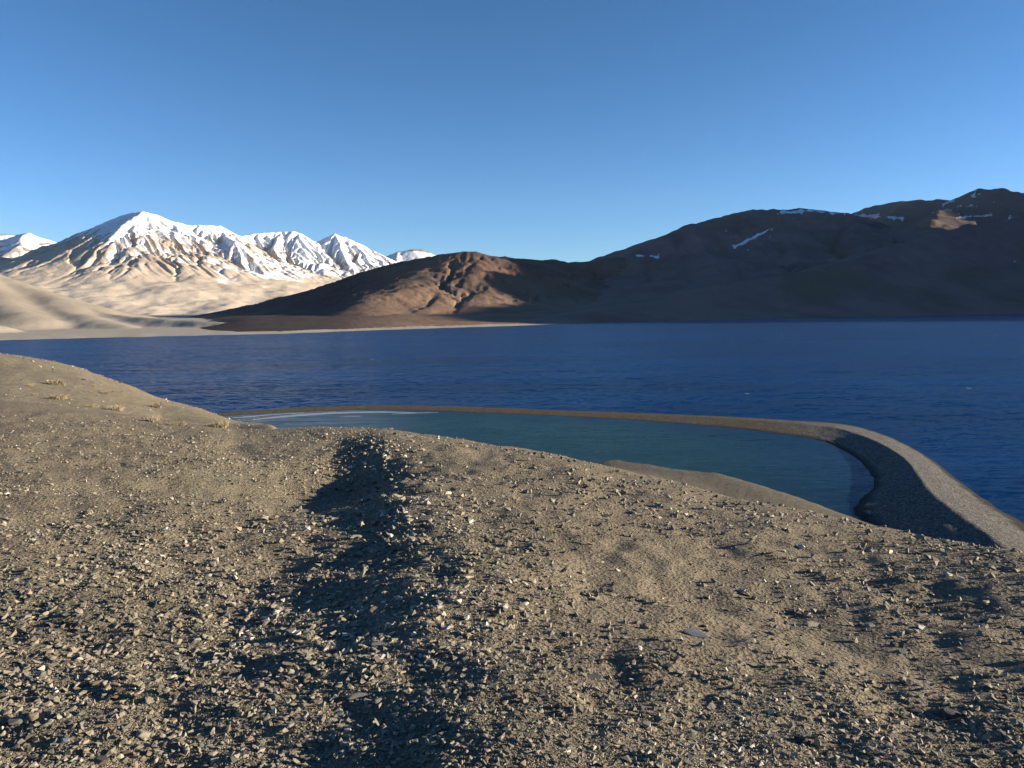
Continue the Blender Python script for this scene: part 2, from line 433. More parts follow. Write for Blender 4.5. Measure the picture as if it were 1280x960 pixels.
ST = [  # inner edge, outer edge (photo pixels at water level), crest fraction, crest height
    ((170, 531), (160, 524), .6, .4), ((240, 524), (236, 519), .6, .4), ((290, 520), (288, 515.5), .6, .42),
    ((350, 516.5), (350, 511), .6, .42), ((450, 512.5), (440, 507), .6, .42),
    ((520, 513.5), (520, 507), .6, .45), ((600, 516), (600, 509), .6, .45), ((700, 520.5), (700, 513), .6, .5), ((800, 526.5), (800, 516.5), .58, .6),
    ((900, 534), (900, 520.5), .56, .75), ((980, 543.5), (988, 525.5), .55, .95), ((1030, 553), (1050, 530), .55, 1.25), ((1062, 568), (1088, 538), .56, 1.6),
    ((1082, 586), (1127, 553), .58, 1.9), ((1094, 604), (1163, 574), .60, 2.1), ((1082, 622), (1203, 604), .62, 2.3), ((1068, 640), (1243, 634), .64, 2.4),
    ((1085, 668), (1288, 665), .66, 2.5), ((1125, 705), (1335, 702), .68, 2.5), ((1190, 765), (1400, 760), .7, 2.5), ((1260, 850), (1480, 840), .7, 2.4)]
inn = catmull([at_z(*s[0])[:2] for s in ST], 420)
outr = catmull([at_z(*s[1])[:2] for s in ST], 420)
cf = catmull([[s[2]] for s in ST], 420)[:, 0] * (1 - .16 * sstep(200, 260, np.arange(420))); chh = catmull([[s[3]] for s in ST], 420)[:, 0]
M_SHINGLE = mat_shingle()

def build_spit():
    v = np.concatenate([np.linspace(-.7, 0, 8)[:-1], np.linspace(0, 1, 56), np.linspace(1, 1.6, 8)[1:]])
    Vv, S = np.meshgrid(v, np.arange(420))
    P = inn[:, None, :] + (outr - inn)[:, None, :] * v[None, :, None]
    wdt = np.hypot(*(outr - inn).T)
    X, Y = P[..., 0], P[..., 1]
    # scalloped inner edge
    vv = v[None, :] + (.05 * noise(X * .05, Y * .05, 41) + .02 * noise(X * .3, Y * .3, 47)) * (1 - sstep(.2, .7, v))[None, :] + .018 * noise(X * .11, Y * .11, 48) * sstep(.6, 1, v)[None, :]
    c = cf[:, None]; H = chh[:, None]
    t = np.where(vv < c, vv / c, (1 - vv) / (1 - c))
    tt = np.clip(t, 0, 1)
    shape = np.where(vv < c, .08 * sstep(0, .12, tt) + .92 * (tt ** 1.12), tt ** .75 * .9 + .1 * sstep(0, .2, tt))
    H = H * (.95 + .10 * sstep(270, 330, S)); big = sstep(240, 300, S)
    z = H * shape * (1 - .0 * big)
    z = np.where(t < 0, t * wdt[:, None] * np.where(vv < c, c, 1 - c) * .16, z)
    z = z + (t > 0) * (.055 * fbm(X * .25, Y * .25, 42, 5) * np.clip(H, .3, 1) + .03 * fbm(X * 1.6, Y * 1.6, 43, 3)) * sstep(0, .15, tt)
    # ridges of old swash lines
    z = z + (.006 * H * np.sin(vv * 38 + 3 * noise(X * .03, Y * .03, 44))) * sstep(0.05, .3, tt) * sstep(1.02, .8, vv)
    wet = np.maximum(sstep(.85, .93, vv + .03 * noise(X * .3, Y * .3, 49)), sstep(.16, .02, vv) * .85)
    V = np.stack([X, Y, z], -1).reshape(-1, 3)
    nr, nc = X.shape
    return mesh_np('gravel_spit', V, grid_faces(nr, nc)[:, ::-1], M_SHINGLE, attrs={'wet': wet.ravel(), 'far': (sstep(250, 190, S) + 0 * X).ravel()}, kind='structure')
spit = build_spit()

M_LAKE = mat_water('deep_lake_water', (.001, .025, .094), wave=1.7, rough=.22)
M_LAGOON = mat_water('lagoon_water', (.005, .019, .050), (.018, .052, .042), wave=.2, rough=.12, spec=.22)
def build_lake():
    xs = np.linspace(-12000, 12000, 61); ys = np.linspace(-400, 12000, 41)
    X, Y = np.meshgrid(xs, ys)
    V = np.stack([X, Y, np.zeros_like(X)], -1).reshape(-1, 3)
    mesh_np('lake_water', V, grid_faces(41, 61), M_LAKE, kind='structure')
build_lake()
def build_lagoon():
    # the sheet runs from under the spit's crest to under the hillside
    mid = inn + (outr - inn) * .3
    n = 26; f = np.linspace(0, 1, n)
    az = np.arctan2(mid[:, 0], mid[:, 1]); keep_ = int(az[:330].argmax()) + 1   # up to the bend; past it the spit closes the lagoon
    keep_ = int(np.where(az[:keep_ + 1] >= np.maximum.accumulate(az[:keep_ + 1]))[0][-1]) + 1
    mid = mid[:keep_]; az = az[:keep_]; dd = np.hypot(mid[:, 0], mid[:, 1])
    d_in = np.interp(az, px_az(COLS), SHORE_D) - 14
    d_in = np.minimum(d_in, dd - 1)
    Dg = dd[:, None] + (d_in - dd)[:, None] * f[None]
    X, Y = Dg * np.sin(az)[:, None], Dg * np.cos(az)[:, None]
    px, py = project(np.stack([X, Y, np.zeros_like(X)], -1))
    e = np.minimum(np.hypot(X[..., None] - inn[::20, 0], Y[..., None] - inn[::20, 1]).min(-1) / 22, 1)
    # turbid teal water in the middle and left, deep blue by the spit's bend
    cx, cy = at_z(700, 550)[:2]
    sh = np.exp(-((X - cx) / 50) ** 2) * 1.0
    sh = np.maximum(sh, np.exp(-((X - at_z(560, 528)[0]) / 34) ** 2) * .9)
    V = np.stack([X, Y, np.full_like(X, .03)], -1).reshape(-1, 3)
    mesh_np('lagoon_water', V, grid_faces(*X.shape), M_LAGOON, attrs={'shallow': (sh * (.35 + .65 * e)).ravel(), 'silt': (sstep(560, 400, px) + 0 * X).ravel()}, kind='structure')
build_lagoon()

# pale rims of ice on the lagoon's left end
def mat_ice():
    t = NT('thin_lake_ice')
    c = t.ramp(t.noise(.5, 5, .6, t.map((1, 3, 1))), [(.35, (.30, .36, .44)), (.65, (.62, .68, .76))])
    return t.done(c, .5, t.bump(t.noise(1.2, 4), .05), .4)
M_ICE = mat_ice()
def strip(name, mat, pts, z0, kind='structure', hgt=.05):
    P = catmull(pts, 90); V, Q = [], []
    for i, (x, y, w) in enumerate(P):
        a = at_z(x, y + w / 2, 0); b = at_z(x, y - w / 2, 0)
        for k, f in enumerate(np.linspace(0, 1, 6)):
            p = a + (b - a) * f
            p = p + np.array([0, 0, z0 - .06 if k in (0, 5) else z0 + hgt * math.sin(f * math.pi) + .01 * noise(p[0], p[1], 5)])
            V.append(p)
    return mesh_np(name, V, grid_faces(90, 6)[:, ::-1], mat, kind=kind)
strip('shore_ice', M_ICE, [(316, 525, .1), (345, 521.6, 2.2), (390, 517.9, 2.8), (430, 516, 2.4), (480, 515.2, 2.0), (530, 516.4, .1)], .05)
strip('shore_ice', M_ICE, [(290, 522.5, .1), (310, 521, 1.2), (340, 518.5, .9), (380, 516.2, .1)], .05)
strip('shore_ice', M_ICE, [(425, 520.8, .1), (440, 520.4, .8), (452, 520.4, .1)], .05)
strip('shore_ice', M_ICE, [(490, 517.8, .1), (520, 516.4, .9), (548, 515.8, .1)], .05)
strip('sand_bar', M_SHINGLE, [(296, 525.5, .1), (330, 521.8, 1.2), (375, 517.9, .8), (420, 515, .1)], .04, hgt=.12)

# ------------------------------------------------------------------ mountains
def ridge_field(X, Y, ridges, k=.0, flute=0.0, flen=120., seed=0, warp=0.0, wlen=300.):
    """terrain as the upper envelope of ridge lines; each ridge: dict(p=[(px,py,D)...], s=slope, c=concavity length)"""
    if warp:
        Xw = X + warp * fbm(X / wlen, Y / wlen, seed + 90, 4); Yw = Y + warp * fbm(X / wlen, Y / wlen, seed + 95, 4)
    else: Xw, Yw = X, Y
    H = np.full(X.shape, -60.)
    for ri, rd in enumerate(ridges):
        P = np.array([at_d(*q) if len(q) == 3 else (q[0], q[1], q[2]) for q in rd['p']])
        s, L = rd['s'], rd.get('c', 1500.)
        r0 = rd.get('r', 8.); kk = rd.get('k', 1.22)
        best = np.full(X.shape, -1e9); bt = np.zeros(X.shape); bd = np.zeros(X.shape); bL = np.ones(X.shape)
        acc = 0.
        for a, b in zip(P[:-1], P[1:]):
            ab = b[:2] - a[:2]; ln = np.hypot(*ab)
            t = np.clip(((Xw - a[0]) * ab[0] + (Yw - a[1]) * ab[1]) / ln**2, 0, 1)
            d2 = (Xw - (a[0] + t * ab[0])) ** 2 + (Yw - (a[1] + t * ab[1])) ** 2
            z = a[2] + t * (b[2] - a[2])
            d = np.sqrt(d2 + r0 * r0) - r0
            Le = np.maximum((z + 45) / s * kk, 30.)
            h = z - s * Le * (1 - np.exp(-d / Le))
            m = h > best
            best = np.where(m, h, best); bt = np.where(m, acc + t * ln, bt); bd = np.where(m, d, bd); bL = np.where(m, Le, bL); acc += ln
        h = best
        if flute:
            fl = ridged(bt / flen + .35 * noise(X / flen * .6, Y / flen * .6, seed + 7), bd / (flen * 7), seed + ri * 13, 4) - .75
            # flutes: the same profile, read a little nearer to or farther from the crest
            dd = -np.minimum(bd, flen * 2.2) * flute * fl * sstep(0, flen * 1.2, bd) * sstep(1.3, .5, bd / bL)
            h = h - s * np.exp(-bd / bL) * dd
        if k: H = np.where(np.abs(H - h) < k, np.maximum(H, h) + (k - np.abs(H - h))**2 / (4 * k), np.maximum(H, h))
        else: H = np.maximum(H, h)
    return H

def erode(h, dx, K=.03, n=12, m=.5, lo=60., hi=200., keep=None):
    """running water cuts branching gullies: steepest-descent drainage and implicit stream-power incision"""
    ny, nx = h.shape; N = ny * nx; z = h.copy(); idx = np.arange(N).reshape(ny, nx)
    dirs = [(a, b) for a in (-1, 0, 1) for b in (-1, 0, 1) if a or b]
    for it in range(n):
        best = np.zeros((ny, nx)); rc = idx.copy(); dist = np.ones((ny, nx)) * dx
        for a, b in dirs:
            L = dx * math.hypot(a, b)
            zz = np.full_like(z, 1e9)
            zz[max(0, -a):ny - max(0, a), max(0, -b):nx - max(0, b)] = z[max(0, a):ny + min(0, a), max(0, b):nx + min(0, b)]
            sl = (z - zz) / L; mk = sl > best
            best = np.where(mk, sl, best); rc = np.where(mk, idx + a * nx + b, rc); dist = np.where(mk, L, dist)
        rcl = rc.ravel().tolist(); order = np.argsort(z.ravel()).tolist()
        A = [1.0] * N
        for i in reversed(order):
            r = rcl[i]
            if r != i: A[r] += A[i]
        Fm = (K * (dx / dist.ravel()) * (np.maximum(np.array(A) - 2.0, 0)) ** m * sstep(lo, hi, z.ravel())).tolist()
        zl = z.ravel().tolist()
        for i in order:
            f = Fm[i]
            if f > 0: zl[i] = (zl[i] + f * zl[rcl[i]]) / (1 + f)
        z = np.array(zl).reshape(ny, nx)
    d = z - h
    return d
def grid_delta(fn, x0, x1, y0, y1, dx, seed, rough, **kw):
    xs = np.arange(x0, x1, dx); ys = np.arange(y0, y1, dx); X, Y = np.meshgrid(xs, ys)
    h = fn(X, Y) 
    nz = rough * fbm(X / (dx * 13), Y / (dx * 13), seed, 4, .45) * sstep(kw.get('lo', 60), kw.get('hi', 200), h)
    d = erode(h + nz, dx, **kw) + nz * .6
    def at(Xq, Yq):
        u = np.clip((Xq - x0) / dx, 0, len(xs) - 1.001); v = np.clip((Yq - y0) / dx, 0, len(ys) - 1.001)
        i, j = u.astype(int), v.astype(int); a, b = u - i, v - j
        inside = sstep(x0, x0 + 6 * dx, Xq) * sstep(x1, x1 - 6 * dx, Xq) * sstep(y0, y0 + 6 * dx, Yq) * sstep(y1, y1 - 6 * dx, Yq)
        return ((d[j, i] * (1 - a) + d[j, i + 1] * a) * (1 - b) + (d[j + 1, i] * (1 - a) + d[j + 1, i + 1] * a) * b) * inside
    return at

def range_mesh(name, mat, px0, px1, ncol, D0, D1, nrow, fn, snow_fn=None, cut=-4.0, logd=True):
    azs = np.linspace(math.atan((px0 - CXP) / F), math.atan((px1 - CXP) / F), ncol)
    ds = np.exp(np.linspace(math.log(D0), math.log(D1), nrow))
    A, D = np.meshgrid(azs, ds); X, Y = D * np.sin(A), D * np.cos(A)
    Z = fn(X, Y)
    # normals for the snow rule
    gy = (Z[2:, 1:-1] - Z[:-2, 1:-1]) / (D[2:, 1:-1] - D[:-2, 1:-1])
    gx = (Z[1:-1, 2:] - Z[1:-1, :-2]) / (D[1:-1, 1:-1] * (azs[2] - azs[0]))
    gr = np.pad(gy, 1, 'edge'); ga = np.pad(gx, 1, 'edge')
    lap = np.zeros_like(Z)
    blur = lambda a, n: sum(np.roll(np.roll(a, i, 0), j, 1) for i in range(-n, n + 1, max(1, n // 2)) for j in range(-n, n + 1, max(1, n // 2)))
    n = 4; cnt = len(range(-n, n + 1, 2)) ** 2
    lap = blur(Z, n) / cnt - Z
    at = {}
    if snow_fn is not None: at['snow'] = snow_fn(X, Y, Z, ga, gr, lap).ravel()
    keep = Z > cut
    idx = np.arange(Z.size).reshape(Z.shape)
    q = grid_faces(nrow, ncol)
    kf = keep.ravel()[q].any(1); q = q[kf]
    Z2 = np.maximum(Z, cut - 2)
    used = np.zeros(Z.size, bool); used[q.ravel()] = True
    new = np.cumsum(used) - 1
    V = np.stack([X, Y, Z2], -1).reshape(-1, 3)[used]
    at = {k_: v_[used] for k_, v_ in at.items()}
    return mesh_np(name, V, new[q], mat, attrs=at, kind='structure')

# --- valley floor and pale fans on the far left shore
M_FAN = mat_mountain('pale_fan_gravel', (.47, .41, .33), (.36, .315, .26), (.60, .53, .43), .02, 2, 30, snow=False, bump=2.5)
SH_PX = [-1500, -400, 0, 180, 360, 540, 640, 722, 760]
SH_PY = [452, 436, 425.5, 421, 417, 410.5, 407.5, 404.5, 402]
shore_az = px_az(SH_PX); shore_D = np.array([np.hypot(*at_z(max(p, -400), q)[:2]) for p, q in zip(SH_PX, SH_PY)])
fan_r = [dict(p=[(-500, 300, 2500), (-200, 312, 2300), (-60, 330, 2150), (0, 348, 2050), (30, 362, 1950), (62, 379, 1850), (100, 389, 1780)], s=.62, k=1.1, r=30),
         dict(p=[(-400, 345, 1800), (-150, 380, 1500), (-60, 400, 1300)], s=.5, k=1.1, r=40),
         dict(p=[(-60, 330, 2150), (-10, 368, 1800), (30, 392, 1500)], s=.5, k=1.1, r=40),
         dict(p=[(30, 362, 1950), (90, 390, 1650), (150, 408, 1350)], s=.4, k=1.1, r=40)]
fan_r.append(dict(p=[(60, 384, 2100), (90, 388, 1900), (125, 392, 1720), (165, 395.5, 1580), (220, 399.5, 1450), (285, 403, 1330), (330, 405.5, 1260), (375, 409, 1200)], s=.34, k=1.1, r=10))
def far_fn(X, Y):
    D = np.hypot(X, Y); az = np.arctan2(X, Y); sd = np.interp(az, shore_az, shore_D)
    e = D - sd + 8 * noise(az * 40, az * 0, 77) 
    z = np.where(e < 0, e * .05, 2.4 * sstep(0, 90, e) + np.clip(e - 60, 0, None) * .0026)
    z = z + sstep(200, 900, e) * 1.6 * fbm(X / 260, Y / 260, 31, 4)
    h = ridge_field(X, Y, fan_r, k=8, flute=.0, flen=160, seed=60, warp=25, wlen=500)
    z = np.maximum(z, np.minimum(h, np.clip(e, -60, None) * .16) + 1.2 * fbm(X / 60, Y / 60, 33, 4))
    return z
range_mesh('far_shore', M_FAN, -420, 780, 420, 780, 7500, 200, far_fn, cut=-1.0)

# --- the snowy mountains
M_SNOWY = mat_mountain('snowy_rock', (.47, .385, .30), (.33, .27, .22), (.66, .56, .44), .012, 120, 420, bump=10, k=.84)
P = [
    dict(p=[(-30, 368, 9600), (15, 348, 9200), (30, 335, 9000), (60, 315, 8600), (80, 303, 8300), (100, 293, 8000), (130, 279, 7550), (155, 268, 7200), (178, 264, 7000),
            (195, 268, 7050), (215, 277, 7100), (235, 281, 7100), (260, 280, 7200), (275, 284, 7300), (300, 295, 7500), (320, 291, 7600), (350, 289, 7700), (367, 289, 7700), (380, 296, 7700),
            (392, 303, 7800), (405, 297, 7800), (420, 292, 7800), (432, 295, 7800), (450, 305, 7900), (470, 317, 8000), (487, 327, 8100), (540, 360, 8400)], s=.60),
    # spur dividing shade from light below the summit
    dict(p=[(178, 264, 7000), (165, 272, 6800), (150, 284, 6600), (138, 296, 6400), (120, 314, 6200), (100, 330, 6000), (78, 346, 5800), (60, 358, 5650), (44, 370, 5500), (30, 384, 5300)], s=.62),
    dict(p=[(215, 277, 7100), (207, 297, 6750), (200, 318, 6420)], s=.72),
    dict(p=[(235, 281, 7100), (243, 302, 6800), (258, 326, 6400)], s=.72),
    # the second dome in front of the crest
    dict(p=[(275, 284, 7300), (284, 296, 6950), (294, 303, 6700), (300, 318, 6450), (306, 334, 6200)], s=.66),
    dict(p=[(294, 303, 6700), (286, 322, 6430), (283, 338, 6200)], s=.72),
    dict(p=[(294, 303, 6700), (312, 320, 6450), (330, 338, 6200)], s=.66),
    dict(p=[(350, 289, 7700), (345, 308, 7300), (352, 326, 6950)], s=.66),
    dict(p=[(392, 303, 7800), (398, 322, 7350), (408, 340, 6950)], s=.64),
    dict(p=[(420, 292, 7800), (425, 310, 7450), (438, 330, 7050)], s=.64),
    dict(p=[(432, 295, 7800), (452, 316, 7500), (468, 335, 7150)], s=.62),
]
SPUR = np.array([at_d(*a)[:2] for a in P[1]['p']])[::-1]
def snowy_base(X, Y):
    return ridge_field(X, Y, P, k=0, flute=.10, flen=170, seed=100, warp=22, wlen=420) + 16 * fbm(X / 330, Y / 330, 137, 3)
snowy_cut = grid_delta(snowy_base, -6900, -300, 4600, 9400, 18., 138, 20, K=.065, n=16, lo=190, hi=470)
def snowy_fn(X, Y):
    h = snowy_base(X, Y)
    left = sstep(60, -60, X - np.interp(Y, SPUR[:, 1], SPUR[:, 0]))
    return h + snowy_cut(X, Y) * (1 - .75 * left) * (1 - .5 * sstep(560, 820, h)) + 5 * fbm(X / 50, Y / 50, 145, 4) * sstep(200, 500, h)
def snowy_snow(X, Y, Z, ga, gr, lap):
    v = (Z - 425 + 60 * fbm(X / 260, Y / 260, 150, 4)) / 300
    left = sstep(60, -60, X - np.interp(Y, SPUR[:, 1], SPUR[:, 0]))
    v = v + .030 * lap - .14 * (np.hypot(ga, gr) - .85) - .12 * ga - .42 * left
    v = v + .45 * sstep(0, 500, X + 2350)        # more snow on the right-hand summits
    return np.clip(v + .47, -1.5, 2)
range_mesh('snowy_mountains', M_SNOWY, -80, 570, 640, 4300, 9700, 350, snowy_fn, snowy_snow, cut=-5)

P_FAR = [dict(p=[(-150, 300, 9800), (0, 293, 9800), (20, 292, 9800), (38, 291, 9700), (50, 298, 9600), (66, 309, 9500), (100, 330, 9400)], s=.5, c=1800),
         dict(p=[(38, 291, 9700), (24, 305, 9100), (5, 322, 8600), (-20, 345, 8000)], s=.45, c=1500),
         dict(p=[(-60, 335, 8200), (0, 334, 8000), (14, 344, 7700), (30, 362, 7300)], s=.5, c=1200)]
def farleft_fn(X, Y):
    return ridge_field(X, Y, P_FAR, flute=.3, flen=260, seed=200, warp=50, wlen=600) + 14 * fbm(X / 200, Y / 200, 201, 5)
M_FARSNOW = mat_mountain('far_snow_rock', (.33, .29, .26), (.24, .21, .19), (.5, .44, .36), .010, 40, 200, bump=12, k=.84)
range_mesh('distant_snow_peak', M_FARSNOW, -160, 120, 260, 7300, 10600, 140, farleft_fn, lambda X, Y, Z, ga, gr, lap: .62 + .02 * lap + (Z - 650) / 700, cut=0)
P_FR = [dict(p=[(420, 350, 10500), (470, 330, 10400), (487, 320, 10300), (500, 314, 10200), (515, 311, 10200), (530, 312.5, 10200), (545, 320, 10300), (600, 345, 10500)], s=.5, c=1800),
        dict(p=[(500, 314, 10200), (494, 324, 9800), (488, 340, 9400)], s=.5, c=1500)]
range_mesh('distant_snow_peak', M_FARSNOW, 400, 640, 200, 9000, 11200, 80, lambda X, Y: ridge_field(X, Y, P_FR, flute=.3, flen=260, seed=220, warp=30, wlen=600) + 12 * fbm(X / 200, Y / 200, 221, 5),
           lambda X, Y, Z, ga, gr, lap: .75 + .02 * lap, cut=100)

# --- the brown hill at the middle
M_BROWN = mat_mountain('brown_hill_rock', (.155, .112, .088), (.09, .072, .062), (.36, .245, .175), .03, 10, 120, snow='dark', bump=6, red=(.25, .145, .10))  # pale foot and dark upper rock put the hill's sunlight into the colour
P_B = [
    dict(p=[(285, 409, 1700), (305, 404, 2100), (330, 399, 2500), (362, 394.5, 2900), (400, 375, 3300), (440, 353, 3400), (480, 335, 3350), (520, 325, 3150), (560, 318, 2850), (590, 315, 2600),
            (610, 321, 2550), (650, 323, 2600), (690, 327, 2700), (705, 328, 2750), (740, 325, 2800), (785, 322, 2900), (840, 350, 3000), (880, 378, 3100)], s=.44, c=900),
    dict(p=[(590, 315, 2600), (548, 333, 2350), (508, 352, 2100), (472, 370, 1850), (440, 388, 1600)], s=.46, c=420),
    dict(p=[(590, 315, 2500), (580, 338, 2280), (560, 358, 2100), (545, 375, 1900), (530, 393, 1650)], s=.45, c=380),
    dict(p=[(590, 315, 2500), (612, 340, 2300), (608, 360, 2120), (600, 380, 1850), (590, 396, 1600)], s=.45, c=380),
    dict(p=[(650, 323, 2600), (648, 345, 2350), (655, 365, 2150), (668, 383, 1900), (690, 398, 1600)], s=.42, c=400),
    dict(p=[(705, 328, 2750), (715, 350, 2450), (725, 372, 2200), (735, 392, 1850)], s=.40, c=500),
]
for r_ in P_B: r_['r'] = 70.
def brown_base(X, Y):
    return ridge_field(X, Y, P_B, k=6, flute=.08, flen=90, seed=300, warp=26, wlen=260)
brown_cut = grid_delta(brown_base, -1500, 900, 1250, 3300, 11., 312, 7, K=.04, n=12, lo=8, hi=60)
def brown_fn(X, Y):
    h = brown_base(X, Y)
    h = h + brown_cut(X, Y) + 3.0 * fbm(X / 40, Y / 40, 311, 4) * sstep(10, 60, h)
    az = np.arctan2(X, Y); e = np.hypot(X, Y) - np.interp(az, shore_az, shore_D) - 55 - 10 * noise(az * 22, az * 0, 315)
    skirt = np.minimum(2 + e * .05, 15 + 3 * fbm(X / 130, Y / 130, 316, 4)) * sstep(px_az(215), px_az(330), az)
    return np.maximum(h, np.where(e > 0, skirt, -10))
range_mesh('brown_hill', M_BROWN, 200, 900, 540, 960, 4600, 240, brown_fn, lambda X, Y, Z, ga, gr, lap: sstep(px_az(540), px_az(400), np.arctan2(X, Y)), cut=-3)  # mask of the painted shade on the left part and foot, no snow

# --- the dark hills on the right, running on past the frame
M_DARK = mat_mountain('dark_hill_rock', (.205, .140, .138), (.10, .076, .084), (.25, .182, .152), .045, 5, 130, k=.82, bump=5, red=(.16, .115, .085))
P_D = [
    dict(p=[(700, 340, 2900), (740, 327, 2900), (770, 318.5, 2900), (785, 317, 2900), (800, 308, 2950), (830, 292, 3050), (860, 280, 3150), (900, 272, 3250), (940, 263, 3350), (965, 263, 3400), (1000, 260, 3500),
            (1030, 264, 3500), (1055, 267, 3500), (1090, 275, 3450), (1110, 284, 3400), (1150, 285, 3300), (1178, 287, 3200), (1200, 300, 3100), (1235, 315, 3000)], s=.44, c=2200),
    dict(p=[(785, 317, 2900), (800, 345, 2550), (830, 370, 2200), (860, 392, 1750)], s=.40, c=700),
    dict(p=[(860, 280, 3150), (880, 315, 2750), (905, 350, 2300), (930, 385, 1800)], s=.40, c=800),
    dict(p=[(965, 263, 3400), (990, 300, 2950), (1005, 345, 2400), (1015, 385, 1800)], s=.40, c=800),
    dict(p=[(1055, 267, 3500), (1080, 300, 3000), (1100, 340, 2450), (1105, 380, 1850)], s=.40, c=800),
    dict(p=[(1165, 286, 3250), (1170, 320, 2800), (1165, 355, 2300), (1160, 388, 1700)], s=.42, c=700),
    dict(p=[(1215, 318, 2700), (1235, 304, 2650), (1250, 295, 2600), (1270, 285, 2550), (1300, 278, 2500), (1360, 262, 2450), (1450, 235, 2400)], s=.40, c=900),
    dict(p=[(1300, 272, 2500), (1290, 310, 2200), (1275, 350, 1950), (1262, 388, 1600)], s=.42, c=600),
]
# crest beyond the right edge of the frame, in metres: the same range carries on unseen, its heights shaped to keep the low sun off the lake-side slopes
OFF = [tuple(at_d(1450, 235, 2400)) + (0,), (1900, 2050, 480, 0), (2300, 2250, 640, 0), (2800, 2350, 720, 0), (3400, 2300, 800, 0), (4200, 2500, 900, 0)]
P_D.append(dict(p=OFF, s=.75, k=1.05))
P_D.append(dict(p=[(2800, 2350, 720, 0), (3100, 2900, 960, 0), (3500, 3400, 1040, 0)], s=.9, k=1.05))  # unseen side crest, raised to shade the ridge tops
DSH_PX = np.array([690, 722, 900, 1100, 1280]); DSH_AZ = np.append(px_az(DSH_PX), [1.0, 1.2])
DSH_D = np.append([np.hypot(*at_z(p, q)[:2]) for p, q in zip(DSH_PX, [405, 404.5, 400.3, 396, 392.3])], [1500, 1400])
P_D.append(dict(p=[(1900, 2050, 520, 0), (2100, 1500, 540, 0), (2150, 1050, 460, 0), (2400, 600, 240, 0)], s=.6, k=1.05))  # unseen spur, added to shade the slopes along the right-hand shore
def dark_base(X, Y):
    return ridge_field(X, Y, P_D, k=12, flute=.08, flen=150, seed=400, warp=30, wlen=420)
dark_cut = grid_delta(dark_base, 0, 3300, 1350, 4300, 17., 413, 10, K=.03, n=10, lo=15, hi=110)
def dark_fn(X, Y):
    h = dark_base(X, Y); h = h + dark_cut(X, Y)
    tp = sstep(5, 90, h)
    h = h + tp * (2.5 * fbm(X / 50, Y / 50, 411, 5))
    az = np.arctan2(X, Y); e = np.hypot(X, Y) - np.interp(az, DSH_AZ, DSH_D) + 5 * fbm(az * 30, az * 0, 412, 4)
    return np.maximum(np.minimum(h, e * .10 + np.sign(e) * e * e * .00035), np.clip(e, -60, 500) * .035 * sstep(px_az(700), px_az(800), az) - 3 * sstep(px_az(800), px_az(700), az))
def seg_snow(X, Y, Z, segs):
    px, py = project(np.stack([X, Y, Z], -1)); out = np.zeros(X.shape)
    for x0, y0, x1, y1, w, a in segs:
        t = np.clip(((px - x0) * (x1 - x0) + (py - y0) * (y1 - y0)) / ((x1 - x0) ** 2 + (y1 - y0) ** 2), 0, 1)
        d = np.hypot(px - x0 - t * (x1 - x0), (py - y0 - t * (y1 - y0)))
        d = d * (1 + .9 * noise(px / 5, py / 5, 88) + .5 * noise(px / 1.8, py / 1.8, 89)); out = np.maximum(out, a * np.exp(-(d / w) ** 2) * (1 + .35 * noise(px / 9, py / 9, 87)))
    return out
def dark_snow(X, Y, Z, ga, gr, lap):
    return seg_snow(X, Y, Z, [(918, 309, 968, 284, 2.6, .75), (972, 267, 1005, 263, 3.4, .75), (1000, 262, 1056, 268, 2.2, .8), (795, 319, 825, 322, 2.5, .6)]) - .08
range_mesh('dark_hills', M_DARK, 560, 2250, 720, 1300, 5600, 220, dark_fn, dark_snow, cut=-3)

M_BACK = mat_mountain('back_mountain_rock', (.15, .115, .10), (.10, .08, .075), (.17, .13, .10), .012, 100, 500, bump=9, red=(.22, .15, .095))
P_K = [
    dict(p=[(980, 285, 7000), (1055, 267.5, 7000), (1080, 260, 7050), (1105, 255, 7100), (1130, 251, 7100), (1160, 251.5, 7100), (1190, 250, 7000), (1205, 241, 6900), (1222, 233, 6800), (1245, 236.5, 6900), (1280, 241, 7100), (1360, 238, 7300), (1440, 236, 7600)], s=.50, c=2600),
    dict(p=[(1222, 233, 6800), (1215, 250, 6450), (1190, 262, 6000), (1165, 275, 5500), (1150, 290, 5000)], s=.42, c=1600),
    dict(p=[(1245, 236.5, 6900), (1262, 256, 6300), (1285, 268, 5800), (1320, 280, 5200)], s=.42, c=1600),
    dict(p=[(1130, 251, 7100), (1120, 264, 6500), (1110, 280, 5800)], s=.42, c=1600),
]
P_K.append(dict(p=[tuple(at_d(1440, 236, 7600)) + (0,), (5000, 6500, 1200, 0), (5600, 6000, 1380, 0), (6300, 5200, 1350, 0)], s=.7))  # unseen crest, added to keep the sun off the back slopes
def back_fn(X, Y):
    h = ridge_field(X, Y, P_K, k=20, flute=.25, flen=240, seed=500, warp=60, wlen=600)
    return h + 18 * (ridged(X / 400, Y / 400, 510, 5) - .7) + 5 * fbm(X / 120, Y / 120, 511, 5)
range_mesh('back_mountains', M_BACK, 960, 1950, 380, 4700, 8400, 130, back_fn,
           lambda X, Y, Z, ga, gr, lap: seg_snow(X, Y, Z, [(1060, 269, 1128, 272, 3, .7), (1165, 266, 1215, 257, 3, .60), (1196, 272, 1240, 269, 1.8, .7), (1222, 233, 1216, 246, 3.5, .75), (1262, 274, 1284, 278, 3.5, .8), (1178, 255, 1192, 250, 3, .7)]) + .012 * lap - .05, cut=150)

